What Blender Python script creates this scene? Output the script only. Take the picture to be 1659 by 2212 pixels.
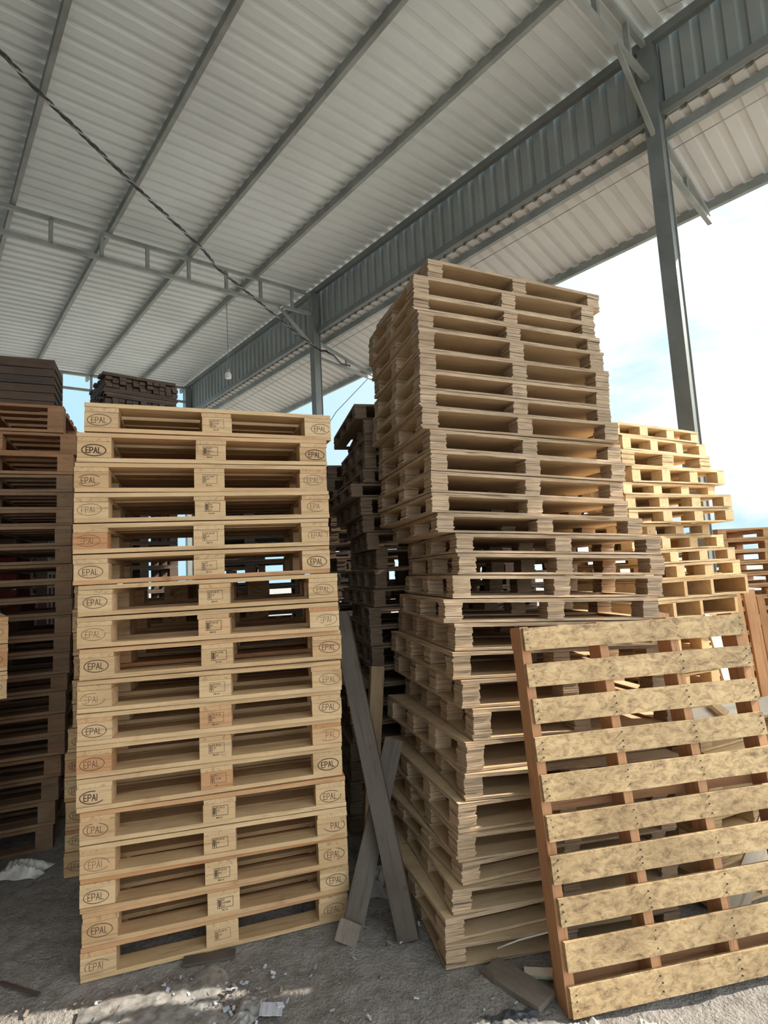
import bpy, bmesh, math, random
from mathutils import Vector, Matrix, Euler, noise
R = math.radians
C = bpy.context.scene.collection
SC = bpy.context.scene
for o in list(bpy.data.objects): bpy.data.objects.remove(o)

# ------------------------------------------------------------------ camera
CAM_H = 1.727
cam_d = bpy.data.cameras.new('camera')
cam_d.sensor_fit = 'HORIZONTAL'; cam_d.sensor_width = 36.0
cam_d.lens = 1178.0 / 1659.0 * 36.0
cam_d.clip_start = 0.05; cam_d.clip_end = 400
cam = bpy.data.objects.new('camera', cam_d); C.objects.link(cam)
pi_, ro_ = R(6.1), R(-2.96)
F_ = Vector((0, math.cos(pi_), math.sin(pi_))); R_ = Vector((1, 0, 0)); U_ = R_.cross(F_)
R2 = math.cos(ro_) * R_ + math.sin(ro_) * U_
U2 = -math.sin(ro_) * R_ + math.cos(ro_) * U_
cam.matrix_world = Matrix(((R2.x, U2.x, -F_.x, 0), (R2.y, U2.y, -F_.y, 0), (R2.z, U2.z, -F_.z, CAM_H), (0, 0, 0, 1)))
SC.camera = cam

# ------------------------------------------------------------------ light
SUN_AZ, SUN_EL = 8.0, 34.3            # degrees from +x towards +y, elevation
sun_d = bpy.data.lights.new('sun', 'SUN'); sun_d.energy = 8.5; sun_d.angle = R(0.6); sun_d.color = (1.0, 0.93, 0.80)
sun = bpy.data.objects.new('sun', sun_d); C.objects.link(sun)
sd = Vector((math.cos(R(SUN_EL)) * math.cos(R(SUN_AZ)), math.cos(R(SUN_EL)) * math.sin(R(SUN_AZ)), math.sin(R(SUN_EL))))
sun.rotation_euler = sd.to_track_quat('Z', 'Y').to_euler(); sun.location = (12, 2, 9)

SC.view_settings.view_transform = 'Standard'; SC.view_settings.look = 'None'
SC.view_settings.gamma = 1.0; SC.view_settings.use_curve_mapping = False
SC.view_settings.exposure = 0.14

w = bpy.data.worlds.new('sky'); SC.world = w; w.use_nodes = True
nt = w.node_tree; nt.nodes.clear()
def N(nt, t, **k):
    n = nt.nodes.new(t)
    for a, b in k.items(): setattr(n, a, b)
    return n
def ramp(nt, stops, interp='LINEAR'):
    n = N(nt, 'ShaderNodeValToRGB'); n.color_ramp.interpolation = interp
    e = n.color_ramp.elements
    while len(e) > 1: e.remove(e[-1])
    e[0].position = stops[0][0]; e[0].color = (*stops[0][1], 1) if len(stops[0][1]) == 3 else stops[0][1]
    for p, c in stops[1:]:
        x = e.new(p); x.color = (*c, 1)
    return n
tc = N(nt, 'ShaderNodeTexCoord')
mp = N(nt, 'ShaderNodeMapping'); mp.inputs['Scale'].default_value = (1.6, 1.6, 4.0); mp.inputs['Location'].default_value = (0.35, 0.1, 0.2)
nz = N(nt, 'ShaderNodeTexNoise'); nz.inputs['Scale'].default_value = 1.5; nz.inputs['Detail'].default_value = 5; nz.inputs['Roughness'].default_value = 0.5
rp = ramp(nt, [(0.345, (0.46, 0.76, 0.86)), (0.455, (1.08, 1.10, 1.10))])
nt.links.new(tc.outputs['Generated'], mp.inputs['Vector']); nt.links.new(mp.outputs[0], nz.inputs['Vector']); nt.links.new(nz.outputs['Fac'], rp.inputs['Fac'])
# whiter towards the sun side (+x)
sx = N(nt, 'ShaderNodeSeparateXYZ'); nt.links.new(tc.outputs['Generated'], sx.inputs[0])
mr = N(nt, 'ShaderNodeMapRange'); mr.inputs['From Min'].default_value = -0.25; mr.inputs['From Max'].default_value = 0.62
nt.links.new(sx.outputs['X'], mr.inputs['Value'])
blue = N(nt, 'ShaderNodeMixRGB'); blue.blend_type = 'MIX'; blue.inputs[1].default_value = (0.50, 0.78, 0.92, 1)
nt.links.new(mr.outputs[0], blue.inputs[0]); nt.links.new(rp.outputs[0], blue.inputs[2])
# brightness of the sky behind and overhead
bk = N(nt, 'ShaderNodeMapRange'); bk.inputs['From Min'].default_value = 0.35; bk.inputs['From Max'].default_value = -0.5
bk.inputs['To Min'].default_value = 1.0; bk.inputs['To Max'].default_value = 2.3
nt.links.new(sx.outputs['Y'], bk.inputs['Value'])
bg = N(nt, 'ShaderNodeBackground'); wo = N(nt, 'ShaderNodeOutputWorld')
nt.links.new(blue.outputs[0], bg.inputs['Color']); nt.links.new(bk.outputs[0], bg.inputs['Strength']); nt.links.new(bg.outputs[0], wo.inputs[0])

# ------------------------------------------------------------------ materials
def mat(name):
    m = bpy.data.materials.new(name); m.use_nodes = True
    nt = m.node_tree; b = nt.nodes['Principled BSDF']
    return m, nt, b
def coords(nt, scale, rnd=True):
    tc = N(nt, 'ShaderNodeTexCoord'); oi = N(nt, 'ShaderNodeObjectInfo')
    mul = N(nt, 'ShaderNodeMath', operation='MULTIPLY'); mul.inputs[1].default_value = 37.0 if rnd else 0
    nt.links.new(oi.outputs['Random'], mul.inputs[0])
    add = N(nt, 'ShaderNodeVectorMath', operation='ADD')
    nt.links.new(tc.outputs['Object'], add.inputs[0]); nt.links.new(mul.outputs[0], add.inputs[1])
    m = N(nt, 'ShaderNodeVectorMath', operation='MULTIPLY'); m.inputs[1].default_value = scale
    nt.links.new(add.outputs[0], m.inputs[0])
    return m.outputs[0], add.outputs[0], oi
def mix(nt, t, a, b, f):
    n = N(nt, 'ShaderNodeMixRGB'); n.blend_type = t
    for i, v in ((1, a), (2, b), (0, f)):
        if hasattr(v, 'links'): nt.links.new(v, n.inputs[i])
        else: n.inputs[i].default_value = (*v, 1) if isinstance(v, tuple) and len(v) == 3 else v
    return n.outputs[0]
def noise_n(nt, vec, sc, det=4, rough=.5, dist=0):
    n = N(nt, 'ShaderNodeTexNoise'); n.inputs['Scale'].default_value = sc; n.inputs['Detail'].default_value = det
    n.inputs['Roughness'].default_value = rough; n.inputs['Distortion'].default_value = dist
    nt.links.new(vec, n.inputs['Vector']); return n.outputs['Fac']
def rmp(nt, fac, stops):
    r = ramp(nt, stops); nt.links.new(fac, r.inputs['Fac']); return r.outputs['Color']
def bump(nt, b, h, s, d=.01):
    n = N(nt, 'ShaderNodeBump'); n.inputs['Strength'].default_value = s; n.inputs['Distance'].default_value = d
    nt.links.new(h, n.inputs['Height']); nt.links.new(n.outputs[0], b.inputs['Normal'])
def wood(name, cols, dark=(0.45, 0.36, 0.30), grain=.35, stain=.3, sc=(1.6, 30, 30), rough=.75):
    m, nt, b = mat(name); v, raw, oi = coords(nt, sc)
    base = rmp(nt, oi.outputs['Random'], cols)
    g = noise_n(nt, v, 1.6, 6, .6, .6)
    gr = rmp(nt, g, [(.3, (.62, .55, .48)), (.5, (1, 1, 1)), (.72, (.86, .80, .72))])
    c = mix(nt, 'MULTIPLY', base, gr, grain * 2.6 if grain < .38 else 1.0)
    k = noise_n(nt, raw, 5.0, 3, .5)
    kk = rmp(nt, k, [(.665, (1, 1, 1)), (.74, (.55, .36, .24))])
    c = mix(nt, 'MULTIPLY', c, kk, .6)
    s = noise_n(nt, raw, 3.3, 6, .65)
    ss = rmp(nt, s, [(.42, (1, 1, 1)), (.68, dark)])
    c = mix(nt, 'MULTIPLY', c, ss, stain)
    nt.links.new(c, b.inputs['Base Color']); b.inputs['Roughness'].default_value = rough
    bump(nt, b, g, .25, .004)
    return m
PINE = [(0, (.60, .405, .21)), (.3, (.70, .50, .285)), (.55, (.58, .37, .19)), (.75, (.68, .48, .27)), (.9, (.62, .36, .18)), (1, (.54, .27, .12))]
M_pine = wood('pine', PINE)
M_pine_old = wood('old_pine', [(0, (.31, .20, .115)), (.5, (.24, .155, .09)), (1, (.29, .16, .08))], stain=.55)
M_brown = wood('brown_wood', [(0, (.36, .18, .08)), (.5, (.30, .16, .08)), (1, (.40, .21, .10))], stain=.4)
M_orange = wood('orange_wood', [(0, (.50, .27, .11)), (.5, (.44, .23, .10)), (1, (.54, .30, .13))], stain=.4)
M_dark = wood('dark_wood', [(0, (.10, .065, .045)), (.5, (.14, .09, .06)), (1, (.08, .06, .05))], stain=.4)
M_grey_plank = wood('weathered_plank', [(0, (.085, .068, .056)), (1, (.11, .09, .072))], stain=.5, grain=.5)
M_string = wood('reddish_stringer', [(0, (.50, .25, .12)), (1, (.56, .30, .15))], grain=.4, stain=.25)
M_splint = wood('splintered_wood', [(0, (.20, .165, .135)), (1, (.24, .20, .165))], stain=.6, grain=.5, sc=(3, 60, 60))
M_plank_y = wood('brown_plank', [(0, (.36, .24, .14)), (1, (.36, .24, .14))], stain=.5, grain=.5)
M_white_board = wood('pale_board', [(0, (.72, .62, .48)), (1, (.78, .70, .58))], stain=.2)

def ply_edge(name, tint):
    m, nt, b = mat(name); v, raw, oi = coords(nt, (3.5, 3.5, 170))
    g = noise_n(nt, v, 1.0, 2.5, .6, .25)
    c1 = rmp(nt, g, [(.34, tuple(x * .26 for x in tint)), (.42, tuple(x * .72 for x in tint)), (.50, tint), (.57, tuple(x * .62 for x in tint)), (.64, tuple(min(1, x * 1.18) for x in tint))])
    s = noise_n(nt, raw, 4, 4)
    ss = rmp(nt, s, [(.35, (1, 1, 1)), (.75, (.72, .64, .56))])
    c = mix(nt, 'MULTIPLY', c1, ss, .7)
    hv = N(nt, 'ShaderNodeHueSaturation'); mm = N(nt, 'ShaderNodeMapRange'); mm.inputs['To Min'].default_value = .85; mm.inputs['To Max'].default_value = 1.1
    nt.links.new(oi.outputs['Random'], mm.inputs['Value']); nt.links.new(mm.outputs[0], hv.inputs['Value']); nt.links.new(c, hv.inputs['Color'])
    nt.links.new(hv.outputs[0], b.inputs['Base Color']); b.inputs['Roughness'].default_value = .8
    bump(nt, b, g, .5, .004)
    return m
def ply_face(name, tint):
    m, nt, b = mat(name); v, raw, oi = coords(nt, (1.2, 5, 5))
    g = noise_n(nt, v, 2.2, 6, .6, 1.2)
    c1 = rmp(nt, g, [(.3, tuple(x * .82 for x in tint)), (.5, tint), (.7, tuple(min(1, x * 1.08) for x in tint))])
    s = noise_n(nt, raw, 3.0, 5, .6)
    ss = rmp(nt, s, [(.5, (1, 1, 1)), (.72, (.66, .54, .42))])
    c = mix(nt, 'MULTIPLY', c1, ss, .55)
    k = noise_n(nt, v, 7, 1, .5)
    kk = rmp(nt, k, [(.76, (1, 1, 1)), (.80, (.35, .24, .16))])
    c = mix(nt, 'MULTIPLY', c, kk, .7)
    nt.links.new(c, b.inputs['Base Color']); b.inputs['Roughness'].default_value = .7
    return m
M_ple = ply_edge('plywood_edge', (.56, .405, .265)); M_plf = ply_face('plywood_face', (.57, .41, .245))
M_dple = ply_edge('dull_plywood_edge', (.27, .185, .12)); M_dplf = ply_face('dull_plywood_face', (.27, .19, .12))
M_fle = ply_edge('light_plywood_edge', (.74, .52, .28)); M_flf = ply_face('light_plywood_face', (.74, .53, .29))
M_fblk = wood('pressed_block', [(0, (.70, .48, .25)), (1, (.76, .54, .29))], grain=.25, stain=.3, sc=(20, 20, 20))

def slat_mat():
    m, nt, b = mat('rough_sawn_slat'); v, raw, oi = coords(nt, (9, 16, 9))
    g = noise_n(nt, v, 2.0, 10, .78, .55)
    c = rmp(nt, g, [(.33, (.13, .085, .045)), (.43, (.34, .225, .115)), (.53, (.51, .355, .185)), (.68, (.62, .45, .25))])
    v2 = N(nt, 'ShaderNodeVectorMath', operation='MULTIPLY'); v2.inputs[1].default_value = (1.2, 1.2, 3.5); nt.links.new(raw, v2.inputs[0])
    s = noise_n(nt, v2.outputs[0], 1.8, 5, .6, .3)
    ss = rmp(nt, s, [(.40, (1, 1, 1)), (.64, (.42, .38, .35))])
    c = mix(nt, 'MULTIPLY', c, ss, .55)
    nt.links.new(c, b.inputs['Base Color']); b.inputs['Roughness'].default_value = .85
    bump(nt, b, g, .6, .006)
    return m
M_slat = slat_mat()

def flat(name, col, rough=.6, metal=0, var=0.0, sc=3):
    m, nt, b = mat(name)
    if var:
        v, raw, oi = coords(nt, (sc, sc, sc)); g = noise_n(nt, v, 1, 5, .6)
        c = rmp(nt, g, [(.35, tuple(x * (1 - var) for x in col)), (.6, col)])
        nt.links.new(c, b.inputs['Base Color'])
    else: b.inputs['Base Color'].default_value = (*col, 1)
    b.inputs['Roughness'].default_value = rough; b.inputs['Metallic'].default_value = metal
    return m
M_burn = flat('burn_mark', (.055, .028, .018), .8)
M_burn_soft = flat('faint_burn_mark', (.095, .052, .032), .8)
M_red = flat('red_paint', (.32, .035, .02), .6, 0, .3)
M_whitep = flat('white_paint', (.7, .68, .64), .6)
M_steel = flat('galvanised_steel', (.34, .355, .33), .5, .15, .3, 2.5)
M_steel_b = flat('grey_painted_steel', (.22, .235, .225), .45, .2, .25, 2)
M_roof = flat('roof_sheet', (.75, .79, .79), .5, .0, .12, .8)
M_canopy = flat('canopy_sheet', (.70, .69, .66), .5, .0, .12, .8)
M_fascia = flat('fascia_sheet', (.34, .36, .34), .5, .0, .2, 1.0)
M_rubber = flat('black_cable', (.045, .043, .045), .5)
M_bulbw = flat('white_glass', (.85, .85, .83), .3)
M_nail = flat('nail_head', (.03, .025, .02), .5)
M_film = flat('dusty_plastic_film', (.34, .325, .31), .3, 0, .5, 22)
M_filmd = flat('dark_plastic_film', (.10, .105, .12), .3, 0, .5, 30)
M_filmw = flat('white_plastic_film', (.74, .71, .66), .3, 0, .25, 9)
M_sack = flat('dusty_cloth', (.30, .27, .24), .9, 0, .4, 9)
M_paper = flat('pale_paper', (.52, .53, .58), .8, 0, .15, 20)
M_wallw = flat('added_wall_sheet', (.16, .16, .155), .7, 0, .3, .5)  # dark tone for the added wall, standing in for stack shade

def ground_mat():
    m, nt, b = mat('dusty_concrete'); tc = N(nt, 'ShaderNodeTexCoord'); v = tc.outputs['Object']
    a = noise_n(nt, v, .9, 6, .6); f = noise_n(nt, v, 14, 8, .7, .3); ff = noise_n(nt, v, 70, 4, .6)
    c = rmp(nt, a, [(.3, (.30, .27, .24)), (.55, (.395, .36, .33)), (.75, (.47, .44, .415))])
    c2 = rmp(nt, f, [(.32, (.55, .53, .50)), (.5, (.95, .95, .95)), (.70, (1.15, 1.15, 1.15))])
    c = mix(nt, 'MULTIPLY', c, c2, .8)
    c3 = rmp(nt, ff, [(.3, (.7, .7, .7)), (.6, (1.05, 1.05, 1.05))])
    c = mix(nt, 'MULTIPLY', c, c3, .6)
    nt.links.new(c, b.inputs['Base Color']); b.inputs['Roughness'].default_value = .95
    ad = N(nt, 'ShaderNodeMath', operation='ADD'); nt.links.new(f, ad.inputs[0]); nt.links.new(ff, ad.inputs[1])
    bump(nt, b, ad.outputs[0], .9, .03)
    return m
M_ground = ground_mat()

# ------------------------------------------------------------------ mesh helpers
MC = {}
def mesh_from(bm, name, mats, smooth=False):
    me = bpy.data.meshes.new(name); bm.to_mesh(me); bm.free()
    for m in mats: me.materials.append(m)
    if smooth:
        for p in me.polygons: p.use_smooth = True
    return me
def add_box(bm, cx, cy, cz, sx, sy, sz, mi=0, M=None, face_mi=None, bev=0.0, jit=0, rnd=None):
    vs = []
    for k in range(8):
        p = Vector((cx + (sx / 2 if k & 1 else -sx / 2), cy + (sy / 2 if k & 2 else -sy / 2), cz + (sz / 2 if k & 4 else -sz / 2)))
        if jit: p += Vector([rnd.uniform(-jit, jit) for _ in range(3)])
        if M is not None: p = M @ p
        vs.append(bm.verts.new(p))
    fs = []
    for idx, kind in (((0, 2, 3, 1), 'z'), ((4, 5, 7, 6), 'z'), ((0, 1, 5, 4), 'e'), ((2, 6, 7, 3), 'e'), ((0, 4, 6, 2), 'e'), ((1, 3, 7, 5), 'e')):
        f = bm.faces.new([vs[i] for i in idx]); f.material_index = mi
        if kind == 'z' and face_mi is not None: f.material_index = face_mi
        fs.append(f)
    return vs
def board_mesh(L, W, T, mats, var=0, wav=0.0, face_mi=None, rough_end=0.0):
    """a board, length on X, centred; slight warp"""
    key = ('b', round(L, 3), round(W, 3), round(T, 3), tuple(m.name for m in mats), var, face_mi, wav)
    if key in MC: return MC[key]
    rnd = random.Random(hash(str(key[:4])) % 99991 + var * 77)
    bm = bmesh.new(); n = 8 if wav else 1; rows = []
    ph, am = rnd.uniform(0, 6), wav
    for i in range(n + 1):
        x = -L / 2 + L * i / n; dz = am * math.sin(ph + 2.5 * i / n) + (rnd.uniform(-wav, wav) * .35 if wav else 0); dy = am * .6 * math.sin(ph * 2 + 3 * i / n)
        e = rnd.uniform(-rough_end, rough_end)
        rows.append([bm.verts.new((x + (e if i in (0, n) else 0) , y * W / 2 + dy + rnd.uniform(-.0012, .0012), z * T / 2 + dz)) for y, z in ((-1, -1), (1, -1), (1, 1), (-1, 1))])
    for i in range(n):
        a, b = rows[i], rows[i + 1]
        for k in range(4):
            f = bm.faces.new((a[k], a[(k + 1) % 4], b[(k + 1) % 4], b[k]))
            if face_mi is not None and k in (0, 2): f.material_index = face_mi
    bm.faces.new(rows[0][::-1]); bm.faces.new(rows[-1])
    bmesh.ops.recalc_face_normals(bm, faces=bm.faces)
    MC[key] = mesh_from(bm, 'board', mats); return MC[key]
def block_mesh(w_, d_, h_, mats, var=0, lam=False):
    key = ('k', round(w_, 3), round(d_, 3), round(h_, 3), tuple(m.name for m in mats), var, lam)
    if key in MC: return MC[key]
    rnd = random.Random(var * 31 + 5); bm = bmesh.new()
    if not lam: add_box(bm, 0, 0, 0, w_, d_, h_, jit=.0012, rnd=rnd)
    else:
        n = 7; hh = h_ / n
        for i in range(n):      # glued layers, each a little out of line
            ox, oy = rnd.uniform(-.0035, .0035), rnd.uniform(-.0035, .0035)
            add_box(bm, ox, oy, -h_ / 2 + hh * (i + .5), w_ + rnd.uniform(-.004, .003), d_ + rnd.uniform(-.004, .003), hh * .985)
    MC[key] = mesh_from(bm, 'block', mats); return MC[key]
def obj(name, me, parent=None, loc=(0, 0, 0), rot=(0, 0, 0)):
    o = bpy.data.objects.new(name, me); C.objects.link(o)
    o.location = loc; o.rotation_euler = rot
    if parent: o.parent = parent
    return o
def thing(name, label, cat, loc=(0, 0, 0), rot=(0, 0, 0), group=None):
    o = bpy.data.objects.new(name, None); C.objects.link(o); o.empty_display_size = .1
    o.location = loc; o.rotation_euler = rot; o['label'] = label; o['category'] = cat
    if group: o['group'] = group
    return o
def tag(o, label, cat, group=None):
    o['label'] = label; o['category'] = cat
    if group: o['group'] = group
    return o
def struct(o): o['kind'] = 'structure'; return o
def copy_thing(root, label, loc, rot):
    r = root.copy(); C.objects.link(r); r.location = loc; r.rotation_euler = rot; r['label'] = label
    for ch in CH.get(root.name, []):
        c = ch.copy(); C.objects.link(c); c.parent = r
    return r
CH = {}
ONES = ['', 'first', 'second', 'third', 'fourth', 'fifth', 'sixth', 'seventh', 'eighth', 'ninth', 'tenth', 'eleventh', 'twelfth', 'thirteenth', 'fourteenth', 'fifteenth', 'sixteenth', 'seventeenth', 'eighteenth', 'nineteenth', 'twentieth']
def nth(k, n):
    """k = 1 is the top pallet of n"""
    if k == 1: return 'topmost'
    if k == n: return 'lowest'
    def o(i): return ONES[i] if i <= 20 else ('twenty-' + ONES[i - 20] if i < 30 else 'thirtieth')
    return (o(k) + ' from the top') if k <= (n + 1) // 2 else (o(n - k + 1) + ' from the bottom')

# ------------------------------------------------------------------ burned marks
def arc_strip(bm, rx, ry, t, a0, a1, y, mi, n=40):
    m = max(2, int(n * abs(a1 - a0) / 6.283)); prev = None
    for i in range(m + 1):
        a = a0 + (a1 - a0) * i / m; c, s = math.cos(a), math.sin(a)
        p = (bm.verts.new(((rx - t / 2) * c, y, (ry - t / 2) * s)), bm.verts.new(((rx + t / 2) * c, y, (ry + t / 2) * s)))
        if prev:
            f = bm.faces.new((prev[0], prev[1], p[1], p[0])); f.material_index = mi
        prev = p
def stroke(bm, p, q, t, y, mi):
    p, q = Vector((p[0], 0, p[1])), Vector((q[0], 0, q[1])); d = (q - p).normalized(); s = Vector((-d.z, 0, d.x)) * t / 2; e = d * t * .4
    f = bm.faces.new([bm.verts.new(v + Vector((0, y, 0))) for v in (p - e - s, q + e - s, q + e + s, p - e + s)]); f.material_index = mi
LET = {'E': [((0, 0), (0, 1)), ((0, 1), (.55, 1)), ((0, .5), (.48, .5)), ((0, 0), (.55, 0))],
       'P': [((0, 0), (0, 1)), ((0, 1), (.42, 1)), ((.42, 1), (.58, .86)), ((.58, .86), (.58, .62)), ((.58, .62), (.42, .48)), ((.42, .48), (0, .48))],
       'A': [((0, 0), (.33, 1)), ((.33, 1), (.66, 0)), ((.12, .36), (.54, .36))],
       'L': [((0, 1), (0, 0)), ((0, 0), (.5, 0))]}
def oval_mark(bm, yf, seed, wt, gaps, drop, mi=1, sc=1.0, dx=0, dz=0, rotd=0):
    """ring and four letters burned in the face y = yf"""
    start = len(bm.verts); y = -.0007
    rx, ry = .051 * sc, .027 * sc
    a = 0.0; segs = [(i * .2618, (i + 1) * .2618) for i in range(24)]
    for s0, s1 in segs:
        m = (s0 + s1) / 2 / 6.283
        if any(g0 <= m <= g1 or g0 <= m - 1 <= g1 for g0, g1 in gaps): continue
        arc_strip(bm, rx, ry, wt, s0, s1 + .001, y, mi)
    x = -.0335 * sc; h = .027 * sc
    for li, l in enumerate('EPAL'):
        for si, (p, q) in enumerate(LET[l]):
            if (li, si) in drop: continue
            stroke(bm, (x + p[0] * h * .78, (p[1] - .5) * h), (x + q[0] * h * .78, (q[1] - .5) * h), wt * .9, y, mi)
        x += {'E': .0165, 'P': .0172, 'A': .0195, 'L': .014}[l] * sc
    M = Matrix.Translation((dx, yf, dz)) @ Matrix.Rotation(R(rotd), 4, 'Y')
    bm.verts.ensure_lookup_table()
    for v in bm.verts[start:]: v.co = M @ v.co
TXT = {}
def text_polys(s):
    if s in TXT: return TXT[s]
    cu = bpy.data.curves.new('t', 'FONT'); cu.body = s; cu.size = 1; cu.resolution_u = 2
    o = bpy.data.objects.new('t', cu); C.objects.link(o)
    dg = bpy.context.evaluated_depsgraph_get(); me = o.evaluated_get(dg).to_mesh()
    vs = [v.co.copy() for v in me.vertices]; ps = [tuple(p.vertices) for p in me.polygons]
    o.evaluated_get(dg).to_mesh_clear(); bpy.data.objects.remove(o); bpy.data.curves.remove(cu)
    w_ = max([v.x for v in vs] or [1]); TXT[s] = (vs, ps, w_); return TXT[s]
def put_text(bm, s, x, z, h, y, mi, wmax=None, bold=0):
    vs, ps, w_ = text_polys(s); sx = h * .8
    if wmax and w_ * sx > wmax: sx = wmax / w_
    nv = [bm.verts.new((x + v.x * sx, y, z + v.y * h * 1.1)) for v in vs]
    for p in ps:
        f = bm.faces.new([nv[i] for i in p]); f.material_index = mi
    if bold:
        nv = [bm.verts.new((x + v.x * sx + bold, y - .0001, z + v.y * h * 1.1 + bold * .5)) for v in vs]
        for p in ps:
            f = bm.faces.new([nv[i] for i in p]); f.material_index = mi
def stamp_mark(bm, yf, lines, below, wt, mi, dx=0, dz=0, rotd=0, faint=False):
    start = len(bm.verts); y = -.0007
    x0, x1, z0, z1 = -.034, .036, -.0215, .0215
    for p, q in (((x0, z0), (x1, z0)), ((x1, z0), (x1, z1)), ((x1, z1), (x0, z1)), ((x0, z1), (x0, z0)), ((x0 + .0175, z0), (x0 + .0175, z1))):
        stroke(bm, p, q, wt, y, mi)
    cx = x0 + .0085       # wheat-ear panel on the left
    for k in (-1, 0, 1):
        stroke(bm, (cx + k * .0042, -.011), (cx + k * .0042, .014), wt * 1.5, y, mi)
        stroke(bm, (cx, -.0165), (cx + k * .0042, -.010), wt, y, mi)
    stroke(bm, (cx, -.020), (cx, .016), wt, y, mi)
    for i, s in enumerate(lines):
        if s: put_text(bm, s, x0 + .021, z1 - .0125 - i * .0135, .0105, y, mi, .046, .0004)
    if below: put_text(bm, below, x0 + .017, z0 - .0135, .0095, y, mi, .05, .0004)
    M = Matrix.Translation((dx, yf, dz)) @ Matrix.Rotation(R(rotd), 4, 'Y')
    bm.verts.ensure_lookup_table()
    for v in bm.verts[start:]: v.co = M @ v.co
def marked_block(w_, d_, h_, kind, **k):
    bm = bmesh.new(); add_box(bm, 0, 0, 0, w_, d_, h_)
    if kind == 'oval': oval_mark(bm, -d_ / 2, 0, k['wt'], k.get('gaps', []), k.get('drop', []), 1, 1.0, k.get('dx', 0), k.get('dz', 0), k.get('rot', 0))
    else: stamp_mark(bm, -d_ / 2, k['lines'], k['below'], k['wt'], 1, k.get('dx', 0), .006, k.get('rot', 0))
    return mesh_from(bm, 'block', [M_pine, M_burn_soft if k.get('soft') else M_burn])

# ------------------------------------------------------------------ pallet kinds
def euro_pallet(root, wm, marks=None, rnd=random):
    """1200 side to the front: local x along 1200, y along 800, z up"""
    BW = (.145, .100, .145, .100, .145); BY = (.0725, .2487, .400, .5513, .7275)
    for y, wd in ((.05, .1), (.4, .145), (.75, .1)):
        obj('bottom_board', board_mesh(1.2, wd, .0195, [wm], rnd.randrange(5), .0009), root, (.6, y, .0122))
    for i, x in enumerate((.0725, .6, 1.1275)):
        for j, (y, dd) in enumerate(((.05, .1), (.4, .145), (.75, .1))):
            me = None
            if marks and j == 0: me = marks[i]
            b = obj('block', me or block_mesh(.145, dd, .0768, [wm], rnd.randrange(4)), root, (x + rnd.uniform(-.003, .003), y + rnd.uniform(0, .004), .061))
    for x in (.0725, .6, 1.1275):
        obj('stringer_board', board_mesh(.8, .145, .0205, [wm], rnd.randrange(5)), root, (x + rnd.uniform(-.003, .003), .4, .1108), (0, 0, R(90)))
    for y, wd in zip(BY, BW):
        obj('top_board', board_mesh(1.2, wd, .0195, [wm], rnd.randrange(5), .0009), root, (.6, y + (rnd.uniform(-.003, .003)), .1322))
def slat_pallet(root, W_, D_, H_, wm, bw=.1, red=False, nb=7, rnd=random):
    """deck boards parallel to the front"""
    H_ -= .003
    t = .02; bh = H_ - 4 * t + .0
    for y in (bw / 2, D_ / 2, D_ - bw / 2):
        obj('bottom_board', board_mesh(W_, bw, t, [wm], rnd.randrange(5), .0008), root, (W_ / 2, y, t / 2))
    for x in (bw / 2, W_ / 2, W_ - bw / 2):
        for j, y in enumerate((bw / 2, D_ / 2, D_ - bw / 2)):
            b = obj('block', block_mesh(bw, bw, H_ - 3 * t, [M_red if (red and j) else wm], rnd.randrange(4)), root, (x, y, t + (H_ - 3 * t) / 2))
            if red and j: b['label'] = 'red painted block'
        obj('stringer_board', board_mesh(D_, bw, t, [wm], rnd.randrange(5)), root, (x, D_ / 2, H_ - 1.5 * t), (0, 0, R(90)))
    for k in range(nb):
        y = bw / 2 + (D_ - bw) * k / (nb - 1)
        obj('top_board', board_mesh(W_, bw * (1.0 if k % 2 == 0 else .8), t, [wm], rnd.randrange(5), .0008), root, (W_ / 2, y, H_ - t / 2))
def ply_pallet(root, W_, D_, H_, me_, mf_, nx=3, ny=3, bw=.09, bd=.10, solid=False, blk=None, rnd=random, over=0.0):
    H_ -= .004; tt, tb = .017, .011; bh = H_ - tt - tb
    obj('deck_sheet', board_mesh(W_, D_, tt, [me_, mf_], rnd.randrange(3), .0010, face_mi=1), root, (W_ / 2, D_ / 2, H_ - tt / 2))
    for i in range(nx):
        x = bw / 2 + (W_ - bw) * i / (nx - 1)
        for j in range(ny):
            y = bd / 2 + (D_ - bd) * j / (ny - 1)
            b = obj('block', block_mesh(bw, bd, bh, [blk or me_], rnd.randrange(6), blk is None), root, (x + rnd.uniform(-.004, .004), y + rnd.uniform(-.003, .006), tb + bh / 2), (0, 0, R(rnd.uniform(-1.5, 1.5))))
    for y in (bd / 2, D_ / 2, D_ - bd / 2):
        obj('bottom_strip', board_mesh(W_, bd, tb, [me_, mf_], rnd.randrange(3), .0008, face_mi=1), root, (W_ / 2, y, tb / 2))
    for x in (bw / 2, W_ - bw / 2):
        obj('bottom_strip', board_mesh(D_ - 2 * bd, bw, tb * .98, [me_, mf_], rnd.randrange(3), 0, face_mi=1), root, (x, D_ / 2, tb / 2), (0, 0, R(90)))

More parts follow.
